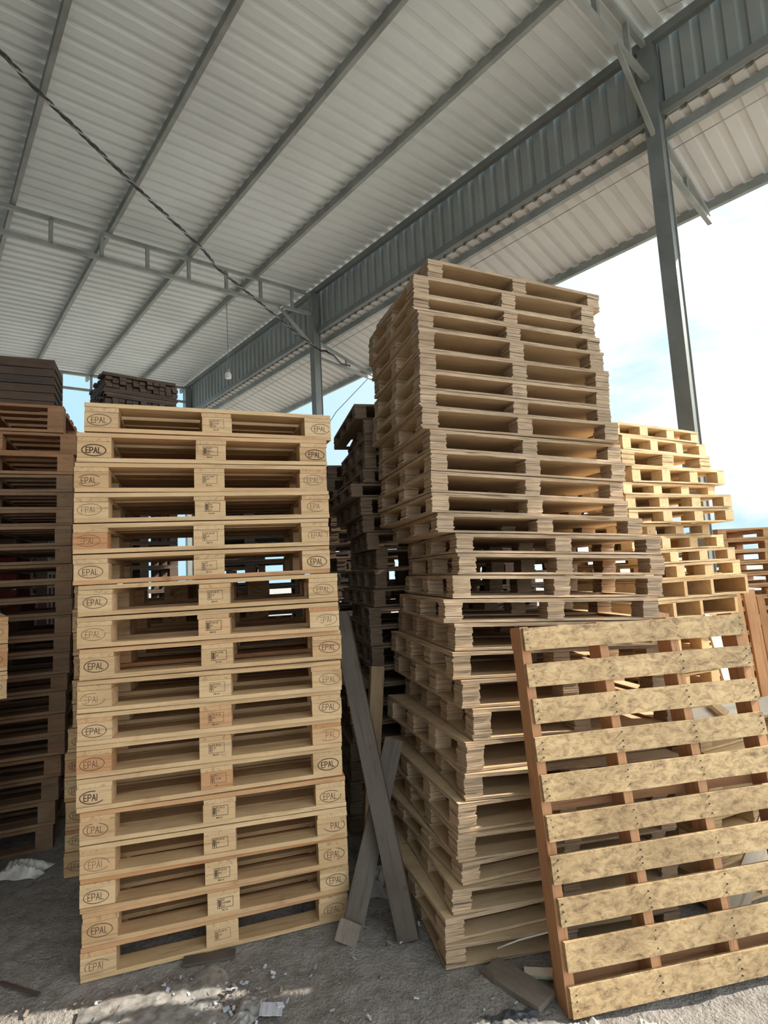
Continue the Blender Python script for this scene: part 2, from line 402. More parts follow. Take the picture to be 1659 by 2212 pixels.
# ------------------------------------------------------------------ building frame: q outwards, t along the eave
AZ = R(-41.15)
DV = Vector((math.sin(AZ), math.cos(AZ), 0)); QV = Vector((math.cos(AZ), -math.sin(AZ), 0))
def B(q, t, z): return QV * q + DV * t + Vector((0, 0, z))
ROTB = math.atan2(QV.y, QV.x)
MB = Matrix(((QV.x, DV.x, 0, 0), (QV.y, DV.y, 0, 0), (0, 0, 1, 0), (0, 0, 0, 1)))
Q0 = 5.866; T1, T2, T3 = 2.0, 8.5, 15.0
RS = .048                     # roof slope
def roof_z(q): return 7.33 + RS * (q - Q0)
def bar(bm, p, q, w_, h_, up=(0, 0, 1), mi=0):
    p, q = Vector(p), Vector(q); d = (q - p); L = d.length; d.normalize()
    s = d.cross(Vector(up)).normalized(); u = s.cross(d)
    M = Matrix(((d.x, s.x, u.x, (p.x + q.x) / 2), (d.y, s.y, u.y, (p.y + q.y) / 2), (d.z, s.z, u.z, (p.z + q.z) / 2), (0, 0, 0, 1)))
    add_box(bm, 0, 0, 0, L, w_, h_, mi, M)
def bar_mesh(p, q, w_, h_, m, up=(0, 0, 1)):
    bm = bmesh.new(); bar(bm, p, q, w_, h_, up); return mesh_from(bm, 'bar', [m])
def prof(n, pitch, amp):
    """trapezoid profile points along one axis"""
    out = []
    for i in range(n):
        x = i * pitch
        out += [(x, 0), (x + pitch * .52, 0), (x + pitch * .64, amp), (x + pitch * .88, amp)]
    out.append((n * pitch, 0)); return out
def sheet(name, fn, n, pitch, amp, m, s_steps=1):
    """fn(a, off, s) -> Vector; a along profile, off profile depth, s 0..1 across"""
    bm = bmesh.new(); rows = []
    for a, o in prof(n, pitch, amp):
        rows.append([bm.verts.new(fn(a, o, k / s_steps)) for k in range(s_steps + 1)])
    for i in range(len(rows) - 1):
        for k in range(s_steps): bm.faces.new((rows[i][k], rows[i + 1][k], rows[i + 1][k + 1], rows[i][k + 1]))
    return obj(name, mesh_from(bm, name, [m]))
TA, TB = -3.2, 15.6
QL = -3.2
npit = int((TB - TA) / .2)
struct(sheet('ceiling', lambda a, o, s: B(QL + (Q0 + .05 - QL) * s, TA + a, roof_z(QL + (Q0 + .05 - QL) * s) + .02 + o), npit, .2, .03, M_roof))
struct(sheet('wall_fascia', lambda a, o, s: B(Q0 + .10 + o, TA + a, 6.385 + (7.36 - 6.385) * s), npit, .2, .03, M_fascia))
CQ, CZ0, CZ1 = Q0 + 1.50, 6.42, 5.99
def cz(q): return CZ0 + (CZ1 - CZ0) * (q - Q0) / 1.5
struct(sheet('ceiling_canopy', lambda a, o, s: B(Q0 + .09 + (1.50 - .09) * s, TA + a, cz(Q0 + .09 + 1.41 * s) + .02 + o), npit, .2, .035, M_canopy))
# low side wall, unseen outside the frame, added to keep daylight off the left bays
struct(obj('wall_left_added', bar_mesh(B(QL, TA, 3.40), B(QL, TB, 3.40), .1, 6.72, M_wallw)))

# ------------------------------------------------------------------ ground
def gz(x, y):
    s = min(1, max(0, (x - .15) / 1.1)); dip = -.058 * s * s * (3 - 2 * s)
    return dip
def ground():
    xs = [-60, -40, -25, -15, -10, -8, -6, -5, -4, -3.4] + [-3 + .022 * i for i in range(240)] + [2.4, 2.7, 3, 3.5, 4, 5, 6, 7, 8, 10, 14, 20, 30, 45, 70]
    ys = [-30, -15, -8, -4, -2, -1, 0, .6, 1, 1.4] + [1.7 + .022 * i for i in range(110)] + [4.2, 4.4, 4.7, 5, 5.5, 6, 7, 8, 10, 12, 15, 20, 30, 50, 80, 120]
    bm = bmesh.new(); g = []
    for y in ys:
        row = []
        for x in xs:
            fine = -3.1 < x < 2.5 and 1.65 < y < 4.15
            z = gz(x, y) - .004
            if fine:
                v = Vector((x, y, 0))
                z += .011 * noise.noise(v * 3.1) + .008 * noise.noise(v * 9) + .007 * noise.noise(v * 22 + Vector((5, 2, 1)))
                z = min(z, gz(x, y) + .004) if y > 2.62 else z
            row.append(bm.verts.new((x, y, z)))
        g.append(row)
    for j in range(len(ys) - 1):
        for i in range(len(xs) - 1): bm.faces.new((g[j][i], g[j][i + 1], g[j + 1][i + 1], g[j + 1][i]))
    return struct(obj('floor', mesh_from(bm, 'floor', [M_ground], True)))
ground()

# ------------------------------------------------------------------ steel
pq = [4.60, 3.37, 2.13, .90, -.33, -1.56, -2.8]
for i, q in enumerate(pq):
    bm = bmesh.new(); z = roof_z(q)
    bar(bm, B(q, TA, z - .055), B(q, TB, z - .055), .006, .11); bar(bm, B(q + .025, TA, z - .108), B(q + .025, TB, z - .108), .055, .006)
    bar(bm, B(q + .025, TA, z - .002), B(q + .025, TB, z - .002), .055, .006); bar(bm, B(q + .05, TA, z - .098), B(q + .05, TB, z - .098), .004, .02)
    tag(obj('roof_purlin', mesh_from(bm, 'purlin', [M_steel])), 'grey steel purlin under the roof sheets, %s counted from the ribbed fascia' % (ONES[i + 1]), 'purlin', 'roof purlins')
for nm, q, z, ww, hh, lab in (('fascia_rail', Q0 + .03, 7.28, .07, .10, 'upper steel rail along the top of the ribbed fascia'),
                      ('fascia_rail', Q0 + .04, 6.45, .07, .10, 'lower steel rail along the bottom of the ribbed fascia'),
                      ('canopy_purlin', Q0 + .26, cz(Q0 + .26) - .04, .06, .10, 'inner steel purlin under the canopy sheets beside the fascia'),
                      ('canopy_purlin', Q0 + 1.42, cz(Q0 + 1.42) - .05, .06, .10, 'outer steel purlin along the open edge of the canopy')):
    tag(obj(nm, bar_mesh(B(q, TA, z), B(q, TB, z), ww, hh, M_steel if nm == 'canopy_purlin' else M_steel_b)), lab, 'rail')
cols = [(T1, 'near the right edge, beside the plywood stacks'), (T2, 'behind the marked pallet stack, below the truss end'), (T3, 'farthest away, at the far end of the shed'), (-4.5 + 0, '')]
for t, where in cols[:3]:
    r = thing('steel_column', 'grey steel column %s' % where, 'column', B(Q0, t, 0), (0, 0, ROTB))
    bm = bmesh.new(); add_box(bm, -.075, 0, 3.62, .010, .15, 7.25); obj('flange', mesh_from(bm, 'flange', [M_steel_b]), r)
    bm = bmesh.new(); add_box(bm, .075, 0, 3.62, .010, .15, 7.25); obj('flange', mesh_from(bm, 'flange', [M_steel_b]), r)
    bm = bmesh.new(); add_box(bm, 0, 0, 3.62, .14, .12, 7.24); obj('web', mesh_from(bm, 'web', [M_steel_b]), r)
    bm = bmesh.new(); add_box(bm, 0, 0, -.03, .26, .26, .10); obj('base_plate', mesh_from(bm, 'plate', [M_steel]), r)
def truss(t, where):
    r = thing('roof_truss', 'grey ladder-like steel roof truss %s' % where, 'truss', (0, 0, 0))
    zt = lambda q: 7.22 + RS * (q - Q0) - .02
    zb = lambda q: 6.79 + .043 * (q - Q0)
    obj('top_chord', bar_mesh(B(QL + .3, t, zt(QL)), B(Q0 - .06, t, zt(Q0)), .05, .06, M_steel), r)
    obj('bottom_chord', bar_mesh(B(QL + .3, t, zb(QL)), B(Q0 - .06, t, zb(Q0)), .05, .06, M_steel), r)
    q = 5.37
    while q > QL + .3:
        obj('web_post', bar_mesh(B(q, t, zb(q)), B(q, t, zt(q)), .05, .05, M_steel, up=tuple(DV)), r); q -= .665
    obj('knee_brace', bar_mesh(B(5.05, t, zb(5.05) + .01), B(Q0 - .04, t, 6.13), .045, .045, M_steel), r)
    return r
truss(T2, 'across the middle of the shed'); truss(T3, 'at the far open end of the shed'); truss(T1, 'at the upper right, meeting the near column')
for t, where in ((T1, 'near column on the right'), (T2, 'middle column'), (T3, 'farthest column')):
    r = thing('canopy_bracket', 'forked steel bracket carrying the canopy on the %s' % where, 'bracket', (0, 0, 0))
    obj('top_bar', bar_mesh(B(Q0 + .085, t, 6.24), B(Q0 + 1.43, t, 5.86), .05, .05, M_steel), r)
    obj('bottom_bar', bar_mesh(B(Q0 + .085, t, 5.93), B(Q0 + 1.45, t, 5.77), .05, .05, M_steel), r)
    obj('web_post', bar_mesh(B(Q0 + .75, t, 5.86), B(Q0 + .75, t, 6.05), .04, .04, M_steel, up=tuple(DV)), r)
def tube(name, pts, rad, m, sides=6):
    pts = [Vector(p) for p in pts]; bm = bmesh.new(); rows = []
    for i, p in enumerate(pts):
        d = (pts[min(i + 1, len(pts) - 1)] - pts[max(i - 1, 0)]).normalized()
        ref = Vector((0, 0, 1)) if abs(d.z) < .9 else Vector((1, 0, 0))
        a = d.cross(ref).normalized(); b = a.cross(d)
        rows.append([bm.verts.new(p + a * rad * math.cos(6.2832 * k / sides) + b * rad * math.sin(6.2832 * k / sides)) for k in range(sides)])
    for r0, r1 in zip(rows, rows[1:]):
        for k in range(sides): bm.faces.new((r0[k], r0[(k + 1) % sides], r1[(k + 1) % sides], r1[k]))
    bm.faces.new(rows[0][::-1]); bm.faces.new(rows[-1])
    return obj(name, mesh_from(bm, name, [m], True))
# twisted supply cable
CP = [Vector(p) for p in ((-3.25, 2.9, 6.22), (-3.004, 4.103, 6.2), (-2.937, 4.482, 6.2), (-2.631, 5.728, 6.2), (-2.275, 7.015, 6.2), (-2.204, 7.396, 6.15), (-1.909, 8.224, 6.15), (-1.429, 9.53, 6.1), (-1.078, 10.02, 5.97))]
def twist(path, rad, k, turns, n):
    out = []
    L = [0]
    for a, b in zip(path, path[1:]): L.append(L[-1] + (b - a).length)
    for i in range(n + 1):
        s = L[-1] * i / n; j = 0
        while j < len(path) - 2 and L[j + 1] < s: j += 1
        f = (s - L[j]) / (L[j + 1] - L[j]); p = path[j].lerp(path[j + 1], f); d = (path[j + 1] - path[j]).normalized()
        sd_ = d.cross(Vector((0, 0, 1))).normalized(); up = sd_.cross(d); a = turns * 6.283 * i / n + k
        out.append(p + sd_ * rad * math.cos(a) + up * rad * math.sin(a))
    return out
rc = thing('power_cable', 'dark twisted power cable strung diagonally below the roof', 'cable')
for k, c in enumerate((M_rubber, M_rubber, M_steel)):
    o = tube('strand', twist(CP, .013, k * 2.1, 22, 220), .009, c); o.parent = rc
tag(tube('service_wire', [B(7.28, 8.56, 5.84), B(6.9, 9.3, 5.2), B(6.6, 9.9, 4.4), B(6.3, 10.6, 3.4)], .007, M_rubber), 'thin dark wire dropping from the middle canopy bracket', 'wire')
tag(tube('connector_coil', [(-1.078, 10.02, 5.97), (-1.02, 9.9, 5.9), (-.96, 10.1, 5.98), (-.9, 9.95, 5.88), (-.82, 10.2, 5.92), (-.7, 10.5, 5.86), (-.55, 10.9, 5.97)], .02, M_rubber), 'tangled dark cable joint on the middle column', 'cable')
tag(tube('canopy_wire', [B(6.3, TA, 6.22), B(6.3, 8, 6.24), B(6.3, TB, 6.21)], .006, M_steel), 'thin wire running along under the canopy', 'wire')
tag(tube('tie_wire', [B(5.1, 1.6, 6.75), B(5.7, .6, 7.0), B(5.75, -1.5, 7.1)], .005, M_steel), 'thin wire tied to the near truss at the upper right', 'wire')
# hanging lamp
lp = B(4.62, 9.73, 0)
r = thing('pendant_lamp', 'white bulb hanging on a long cord from the roof', 'lamp', (lp.x, lp.y, 5.63))
o = tube('cord', [(0, 0, .2), (.006, 0, .8), (0, 0, 1.54)], .007, M_steel); o.parent = r
def lathe(name, prof_, m, parent, n=20):
    bm = bmesh.new(); rows = [[bm.verts.new((rr * math.cos(6.2832 * k / n), rr * math.sin(6.2832 * k / n), z)) for k in range(n)] for rr, z in prof_]
    for a, b in zip(rows, rows[1:]):
        for k in range(n): bm.faces.new((a[k], a[(k + 1) % n], b[(k + 1) % n], b[k]))
    bm.faces.new(rows[0][::-1]); bm.faces.new(rows[-1]); return obj(name, mesh_from(bm, name, [m], True), parent)
lathe('lamp_holder', [(.022, .12), (.034, .13), (.034, .19), (.016, .205)], M_steel, r)
lathe('bulb', [(.03, 0), (.058, .006), (.064, .03), (.062, .09), (.04, .125)], M_bulbw, r)

# ------------------------------------------------------------------ stack of marked pallets (front left)
G_A = 'marked wooden pallets in the front left stack'
offA = [0.027, -0.005, -0.013, -0.015, -0.02, -0.02, 0.001, -0.003, 0.007, -0.002, -0.004, -0.004, -0.004, 0.008, 0.008, 0.01, 0.018, 0.012]
yawA = [5.6, 4.4, 3.9, 1.6, 1.8, 2.2, -2.6, -3.9, -2.9, -4.5, -3.0, -1.7, -0.8, -1.7, -1.8, -0.4, 1.2, 2.1]
TX = {18: (('RC-397', '419379', 'HT'), '021-2-81', 1), 17: (('ES-37', '0015', 'HT'), '020-0-91', 0), 16: (('PL-10 819', 'HT'), '007-2-01', 1), 15: (('UA', '1410', 'HT'), '012-4-04', 0),
      14: (('PL-30 125', 'HT'), '008-2-10', 1), 13: (('PL', '10  175'), '220-1-12', 1), 12: (('PL-30 121', 'HT'), '008-2-02', 1), 11: (('PL-30 125', 'HT'), '008-2-03', 0),
      10: (('PL-10 181', 'HT'), '229-2-02', 0), 9: (('PL-M 02', 'HT'), '298-2-10', 1), 8: (('PL-30 125', 'HT'), '008-2-10', 1), 7: (('PL-30 125', 'HT'), '008-2-03', 1),
      6: (('PL', '10  226'), '2-02', 1), 5: (('PL-30 125', 'HT'), '008-2-03', 0), 4: (('PL-30 125', 'HT'), '', 0), 3: (('PL-30 125', 'HT'), '008-2-10', 0),
      2: (('DE', 'UA140900', 'HT'), '749-2-10', 0), 1: (('PL-30 125', 'HT'), '', 1)}
TH, ME, BO = .0019, .0027, .0041
# ring gaps as fractions of the turn from the right-hand end, counter-clockwise
OV = {18: ((ME, [], []), (ME, [(-.06, .03)], [])), 17: ((BO * 1.2, [], []), (BO, [], [])), 16: ((ME, [(-.09, .09), (.41, .60)], []), (TH, [], [])),
      15: ((TH, [], [(3, 1), (0, 3)]), (TH, [(-.12, .16)], [(3, 1), (3, 0)])), 14: ((TH, [(.4, .58)], [(0, 0), (3, 1)]), (TH, [(.6, .92)], [(3, 1)])), 13: ((ME, [], []), (BO * .9, [], [])),
      12: ((ME, [], []), (TH, [], [])), 11: ((TH, [(.03, .08)], []), (TH, [(.5, .72)], [(0, 0), (3, 1)])), 10: ((BO * .85, [], []), (ME, [], [])),
      9: ((TH, [(.0, .2), (.5, .6)], [(0, 0), (3, 1)]), (TH, [], [])), 8: ((ME, [], []), (ME, [], [])), 7: ((TH * 1.2, [], []), (TH, [(.36, .62)], [(0, 0), (0, 1), (0, 2), (0, 3)])),
      6: ((BO, [(.02, .2), (-.1, .02)], [(3, 1)]), (BO, [], [])), 5: ((TH * 1.2, [(.2, .3)], [(0, 2)]), (ME, [(.04, .12)], [])), 4: ((TH, [(.9, 1.0)], [(3, 1)]), (ME, [(.12, .56)], [(0, 0), (0, 1), (0, 2), (0, 3)])),
      3: ((ME, [], []), (ME, [(.2, .3), (.7, .8)], [])), 2: ((ME, [], []), (ME, [], [])), 1: ((TH * 1.1, [(-.1, .1), (.6, .9)], [(3, 1)]), (TH * 1.1, [(.6, .9)], []))}
rA = random.Random(4)
pos0 = Vector((-1.442, 2.575, 0)); yA0 = R(15.3)
DESC = {18: 'clean marks', 17: 'heavily burned oval mark', 15: 'sharp orange centre block'}
for k in range(18):
    i = 18 - k; z = (i - 1) * .144; yw = yA0 + R(yawA[k])
    d0 = Vector((math.cos(yA0), math.sin(yA0), 0)); p = pos0 + d0 * offA[k] + Vector((.0103 * z, -.0316 * z, z))
    l, rr_ = OV[i]
    # keep the pallet centred on its neighbours when it is turned
    root = thing('wooden_pallet', 'pale pallet with burned oval marks, %s in the front left stack' % nth(k + 1, 18), 'pallet', p, (0, 0, yw), G_A)
    mk = [marked_block(.145, .1, .0768, 'oval', wt=l[0], gaps=l[1], drop=l[2], rot=rA.uniform(-3, 3), dx=-.004 + rA.uniform(-.006, .006), dz=rA.uniform(-.004, .004), soft=l[0] <= TH),
          marked_block(.145, .1, .0768, 'stamp', lines=TX[i][0], below=TX[i][1], wt=.0014 if TX[i][2] else .002, rot=rA.uniform(-2, 2), dx=rA.uniform(-.004, .01), soft=TX[i][2]),
          marked_block(.145, .1, .0768, 'oval', wt=rr_[0], gaps=rr_[1], drop=rr_[2], rot=rA.uniform(-3, 3), dx=.008 + rA.uniform(-.01, .008), dz=rA.uniform(-.004, .004), soft=rr_[0] <= TH)]
    euro_pallet(root, M_pine, mk, rA)
stdmk = [marked_block(.145, .1, .0768, 'oval', wt=ME, rot=2), marked_block(.145, .1, .0768, 'stamp', lines=('PL-30 125', 'HT'), below='008-2-10', wt=.0016), marked_block(.145, .1, .0768, 'oval', wt=TH, rot=-2)]
for k in range(12):
    i = 12 - k; z = (i - 1) * .144; ox = (-.02 if i > 6 else -.055) + rA.uniform(-.012, .012)
    root = thing('wooden_pallet', 'marked pallet, %s in the stack hidden behind the front left stack' % nth(k + 1, 12), 'pallet', Vector((-1.955 + ox, 3.45, z)), (0, 0, R(14 + rA.uniform(-1.5, 1.5))), 'marked wooden pallets in the stack behind')
    euro_pallet(root, M_pine, stdmk, rA)
# marked stack whose corner peeks in at the left edge
for k in range(11):
    i = 11 - k; z = (i - 1) * .144; ox = 0 if i > 8 else -.12; a_ = R(38)
    root = thing('wooden_pallet', 'marked wooden pallet, %s in the stack cut by the left picture edge' % nth(k + 1, 11), 'pallet', Vector((-2.06 + ox - 1.2 * math.cos(a_), 2.985 - 1.2 * math.sin(a_), z)), (0, 0, a_ + R(rA.uniform(-.5, .5))), 'marked pallets at the left picture edge')
    euro_pallet(root, M_pine, stdmk, rA)

# ------------------------------------------------------------------ brown pallet stack at the left
Bz = [3.036, 2.834, 2.677, 2.529, 2.402, 2.275, 2.16, 2.019, 1.893, 1.771, 1.648, 1.535, 1.389, 1.28, 1.134, 1.019, .872, .732, .597, .46, .31, .155, 0.0]
Bs = [.057, .133, .125, .115, .119, .12, .115, .116, .117, .112, .119, .114, .113, .105, .095, .091, .089, .082, .067, .055, .035, .023]
rB = random.Random(9)
for k in range(22):
    z = Bz[k + 1]; h = Bz[k] - Bz[k + 1]; yw = R(22 + rB.uniform(-1, 1)); d = Vector((math.cos(yw), math.sin(yw), 0))
    p = Vector((-2.34, 3.83, 0)) + d * (Bs[k] - 1.0) + Vector((0, rB.uniform(-.01, .01), z))
    red = k in (3, 4, 5, 7, 8, 9, 10, 14, 16)
    root = thing('wooden_pallet', 'brown pallet%s, %s in the shaded left stack' % (' with red painted blocks' if red else '', nth(k + 1, 22)), 'pallet', p, (0, 0, yw), 'brown pallets in the shaded left stack')
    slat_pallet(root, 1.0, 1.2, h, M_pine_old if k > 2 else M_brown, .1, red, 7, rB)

# ------------------------------------------------------------------ dark timber packs on stacks behind
def support(x, y, yw, W_, D_, top, n, name, grp):
    h = top / n
    for k in range(n):
        root = thing('wooden_pallet', 'dark pallet, %s in the %s' % (nth(n - k, n), name), 'pallet', (x, y, k * h), (0, 0, yw), grp)
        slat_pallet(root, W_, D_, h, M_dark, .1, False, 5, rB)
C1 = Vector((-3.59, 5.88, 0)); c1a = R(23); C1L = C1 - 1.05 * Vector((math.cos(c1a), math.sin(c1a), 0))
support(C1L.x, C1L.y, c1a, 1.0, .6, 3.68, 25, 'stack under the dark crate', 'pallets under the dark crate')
rt = thing('slatted_crate', 'dark brown slatted timber crate topping the stack behind the left stack', 'crate', (C1L.x, C1L.y, 3.68), (0, 0, c1a))
for k in range(6):
    z = .05 + k * .093
    obj('front_board', board_mesh(1.04, .02, .085, [M_dark], k % 5, .002), rt, (.52, .01, z))
    obj('back_board', board_mesh(1.04, .02, .085, [M_dark], k % 5, .002), rt, (.52, .60, z))
    obj('side_board', board_mesh(.57, .02, .06, [M_dark], k % 5), rt, (1.03, .305, z), (0, 0, R(90)))
    obj('side_board', board_mesh(.57, .02, .06, [M_dark], k % 5), rt, (.01, .305, z), (0, 0, R(90)))
obj('lid_board', board_mesh(1.04, .61, .02, [M_dark], 1), rt, (.52, .305, .565))
support(-3.23, 6.34, R(39), .80, .8, 3.82, 26, 'stack under the batten pile', 'pallets under the batten pile')
rt = thing('batten_pile', 'pile of dark sawn battens in crossed layers, high on a stack behind', 'timber', (-3.25, 6.30, 3.824), (0, 0, R(39)))
z = .0
for L_, (kind, hh) in enumerate((('end', .045), ('end', .045), ('end', .045), ('long', .03), ('long', .03), ('long', .03), ('long', .03), ('end', .05), ('end', .05), ('end', .045), ('long', .04))):
    if kind == 'long':
        for j in range(8):
            obj('batten', board_mesh(.84 + rB.uniform(-.03, .05), .1, hh * .9, [M_dark], j % 5, .003), rt, (.42 + rB.uniform(-.02, .02), .05 + j * .112, z + hh / 2))
    else:
        for j in range(11):
            obj('batten', board_mesh(.88 + rB.uniform(-.03, .03), .068, hh * .88, [M_dark], j % 5, .002), rt, (.04 + j * .078 + rB.uniform(-.006, .006), .45 + rB.uniform(-.03, .03), z + hh / 2 + rB.uniform(-.004, .004)), (0, 0, R(90)))
    z += hh

# ------------------------------------------------------------------ tall plywood stack (centre right)
Eo = [0.083, -0.004, -0.01, 0.007, 0.006, 0.007, 0.001, 0.0, 0.005, 0.04, 0.038, 0.033, 0.031, 0.057, 0.147, 0.151, 0.116, 0.061, 0.11, 0.091, 0.128, 0.177, 0.13, 0.118, 0.075, 0.066, 0.081, 0.028, -0.015, -0.019]
Ey = [5.5, 3.4, 3.2, 3.2, 2.3, 1.3, 1.7, 2.1, 0.1, 2.2, 1.2, 2.6, 1.6, -1.5, -2.5, -2.2, -2.8, -3.2, -2, 0, 1, 0, 4, -1, 3, 1, 6, 0, 4, -1]
Ez = [0.0, 0.097, 0.2, 0.31, 0.405, 0.522, 0.654, 0.773, 0.91, 1.057, 1.191, 1.323, 1.457, 1.576, 1.693, 1.803, 1.906, 2.008, 2.114, 2.227, 2.341, 2.452, 2.574, 2.675, 2.783, 2.903, 3.031, 3.137, 3.23, 3.349, 3.464]
rE = random.Random(21); ew = .261; TAU = math.atan(.0525)
for k in range(30):
    i = 29 - k; z = Ez[i]; h = Ez[i + 1] - z; yw = ew + R(Ey[k])
    p = Vector((.183 + .015 * z + Eo[k] * math.cos(ew), 2.553 + .096 * z + Eo[k] * math.sin(ew), z - .0525 * Eo[k] + .002))
    D_ = .87 if k < 5 else (.95 if k < 18 else 1.12)
    root = thing('plywood_pallet', 'plywood block pallet, %s in the tall leaning stack' % nth(k + 1, 30), 'pallet', p, (0, TAU, yw), 'plywood pallets in the tall leaning stack')
    root.rotation_euler = (Matrix.Rotation(ew, 3, 'Z') @ Matrix.Rotation(TAU, 3, 'Y') @ Matrix.Rotation(yw - ew, 3, 'Z')).to_euler()
    ply_pallet(root, 1.195, D_, h, M_ple, M_plf, 3, 4 if k >= 18 else 3, .092, .10, rnd=rE)

# ------------------------------------------------------------------ shaded plywood stack in the middle
Dl = [(0.166, 2.943), (0.226, 2.827), (0.23, 2.71), (0.224, 2.58), (0.208, 2.461), (0.116, 2.358), (0.182, 2.257), (0.189, 2.127), (0.213, 2.001), (0.276, 1.877), (0.255, 1.74), (0.24, 1.6), (0.2, 1.473), (0.203, 1.339), (0.207, 1.209), (0.2, 1.062), (0.023, 0.95), (0.039, 0.822), (0.047, 0.699), (0.032, 0.58), (0.026, 0.461), (0.02, 0.334), (0.015, 0.208), (0.009, 0.09), (0, 0.0)]
rD = random.Random(33); yD = R(14)
for k in range(24):
    s, zt = Dl[k]; z = Dl[k + 1][1]; yw = yD + R(rD.uniform(-4, 3)) if k < 16 else yD
    p = Vector((-.337, 3.81, 0)) + Vector((math.cos(yD), math.sin(yD), 0)) * s + Vector((0, 0, z))
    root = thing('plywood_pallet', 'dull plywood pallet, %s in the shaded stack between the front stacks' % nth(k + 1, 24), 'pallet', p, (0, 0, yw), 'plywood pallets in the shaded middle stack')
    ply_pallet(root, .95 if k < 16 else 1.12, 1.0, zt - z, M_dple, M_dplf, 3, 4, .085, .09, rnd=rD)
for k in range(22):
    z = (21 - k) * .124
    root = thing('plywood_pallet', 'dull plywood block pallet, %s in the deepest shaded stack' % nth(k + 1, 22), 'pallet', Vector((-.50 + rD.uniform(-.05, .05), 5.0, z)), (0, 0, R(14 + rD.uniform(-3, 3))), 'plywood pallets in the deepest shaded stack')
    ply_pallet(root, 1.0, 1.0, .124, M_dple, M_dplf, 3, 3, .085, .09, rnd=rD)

for nm_, x_, y_, a_, n_ in (('hidden behind the marked stacks', -1.85, 5.25, 12, 26), ('beside the deepest stack', .75, 5.5, 14, 17), ('back left of the middle column', -2.9, 8.2, 12, 24), ('below the middle column', -1.0, 7.6, 12, 22), ('in the far back corner', -5.6, 8.3, 8, 26)):  # mostly hidden stacks, added so the gaps between front stacks stay dark
    support(x_, y_, R(a_), 1.05, 1.0, n_ * .125, n_, 'added gap-darkening stack ' + nm_, 'added gap-darkening pallets ' + nm_)

# ------------------------------------------------------------------ sunny plywood stack on the right
Fo = [-0.092, 0.008, -0.018, 0.071, -0.026, -0.015, 0.002, -0.121, 0.003, 0.048, 0.097, 0.084, -0.041]
Fz = [2.667, 2.575, 2.473, 2.359, 2.245, 2.158, 2.057, 1.956, 1.869, 1.77, 1.673, 1.565, 1.424, 1.288]
Fy = [4.1, 5.3, 2.9, 0.9, 1.9, -4.1, -3.6, 2.7, 1.9, -0.8, -0.7, -3.5, -2.7]
rF = random.Random(8); fy0 = .434
for k in range(24):
    if k < 13: o_, zt, z, yy = Fo[k], Fz[k], Fz[k + 1], Fy[k]
    else: h = (1.288 + .055) / 11; zt = 1.288 - (k - 13) * h; z = zt - h; o_ = rF.uniform(-.05, .05); yy = rF.uniform(-3, 3)
    p = Vector((1.658, 3.686, z)) + Vector((math.cos(fy0), math.sin(fy0), 0)) * o_
    kind = 'open-fronted pale' if k in (11, 12) else 'light plywood'
    root = thing('plywood_pallet', '%s pallet, %s in the sunny stack on the right' % (kind, nth(k + 1, 24)), 'pallet', p, (0, 0, fy0 + R(yy)), 'plywood pallets in the sunny right stack')
    if k in (11, 12):
        H_ = zt - z - .003
        obj('deck_sheet', board_mesh(1.0, .95, .02, [M_fle, M_flf], 0, face_mi=1), root, (.5, .475, H_ - .01))
        obj('bottom_strip', board_mesh(1.0, .95, .014, [M_fle, M_flf], 1, face_mi=1), root, (.5, .475, .007))
        for x in (.015, .37, .63, .985):
            obj('stringer', board_mesh(.95, .028, H_ - .034, [M_fblk], 1), root, (x, .475, .014 + (H_ - .034) / 2), (0, 0, R(90)))
    elif k == 2: ply_pallet(root, 1.0, .95, zt - z, M_fle, M_flf, 3, 3, .13, .12, rnd=rF)
    else: ply_pallet(root, 1.0, .95, zt - z, M_fle, M_flf, 4, 4, .085, .09, blk=M_fblk, rnd=rF)

# ------------------------------------------------------------------ leaning slatted pallet (front right)
ha, hb, hg = R(11.72), R(7.97), R(-.43)
u = Vector((math.cos(ha), math.sin(ha), 0)); n = Vector((-math.sin(ha), math.cos(ha), 0)); v = math.cos(hb) * Vector((0, 0, 1)) + math.sin(hb) * n
uu = math.cos(hg) * u + math.sin(hg) * v; vv = -math.sin(hg) * u + math.cos(hg) * v; ww = uu.cross(vv)
HP = Vector((.6183, 2.2751, -.012))
root = thing('slatted_pallet', 'large slatted wooden pallet with ten boards leaning on the tall plywood stack', 'pallet')
root.matrix_world = Matrix(((uu.x, vv.x, ww.x, HP.x), (uu.y, vv.y, ww.y, HP.y), (uu.z, vv.z, ww.z, HP.z), (0, 0, 0, 1)))
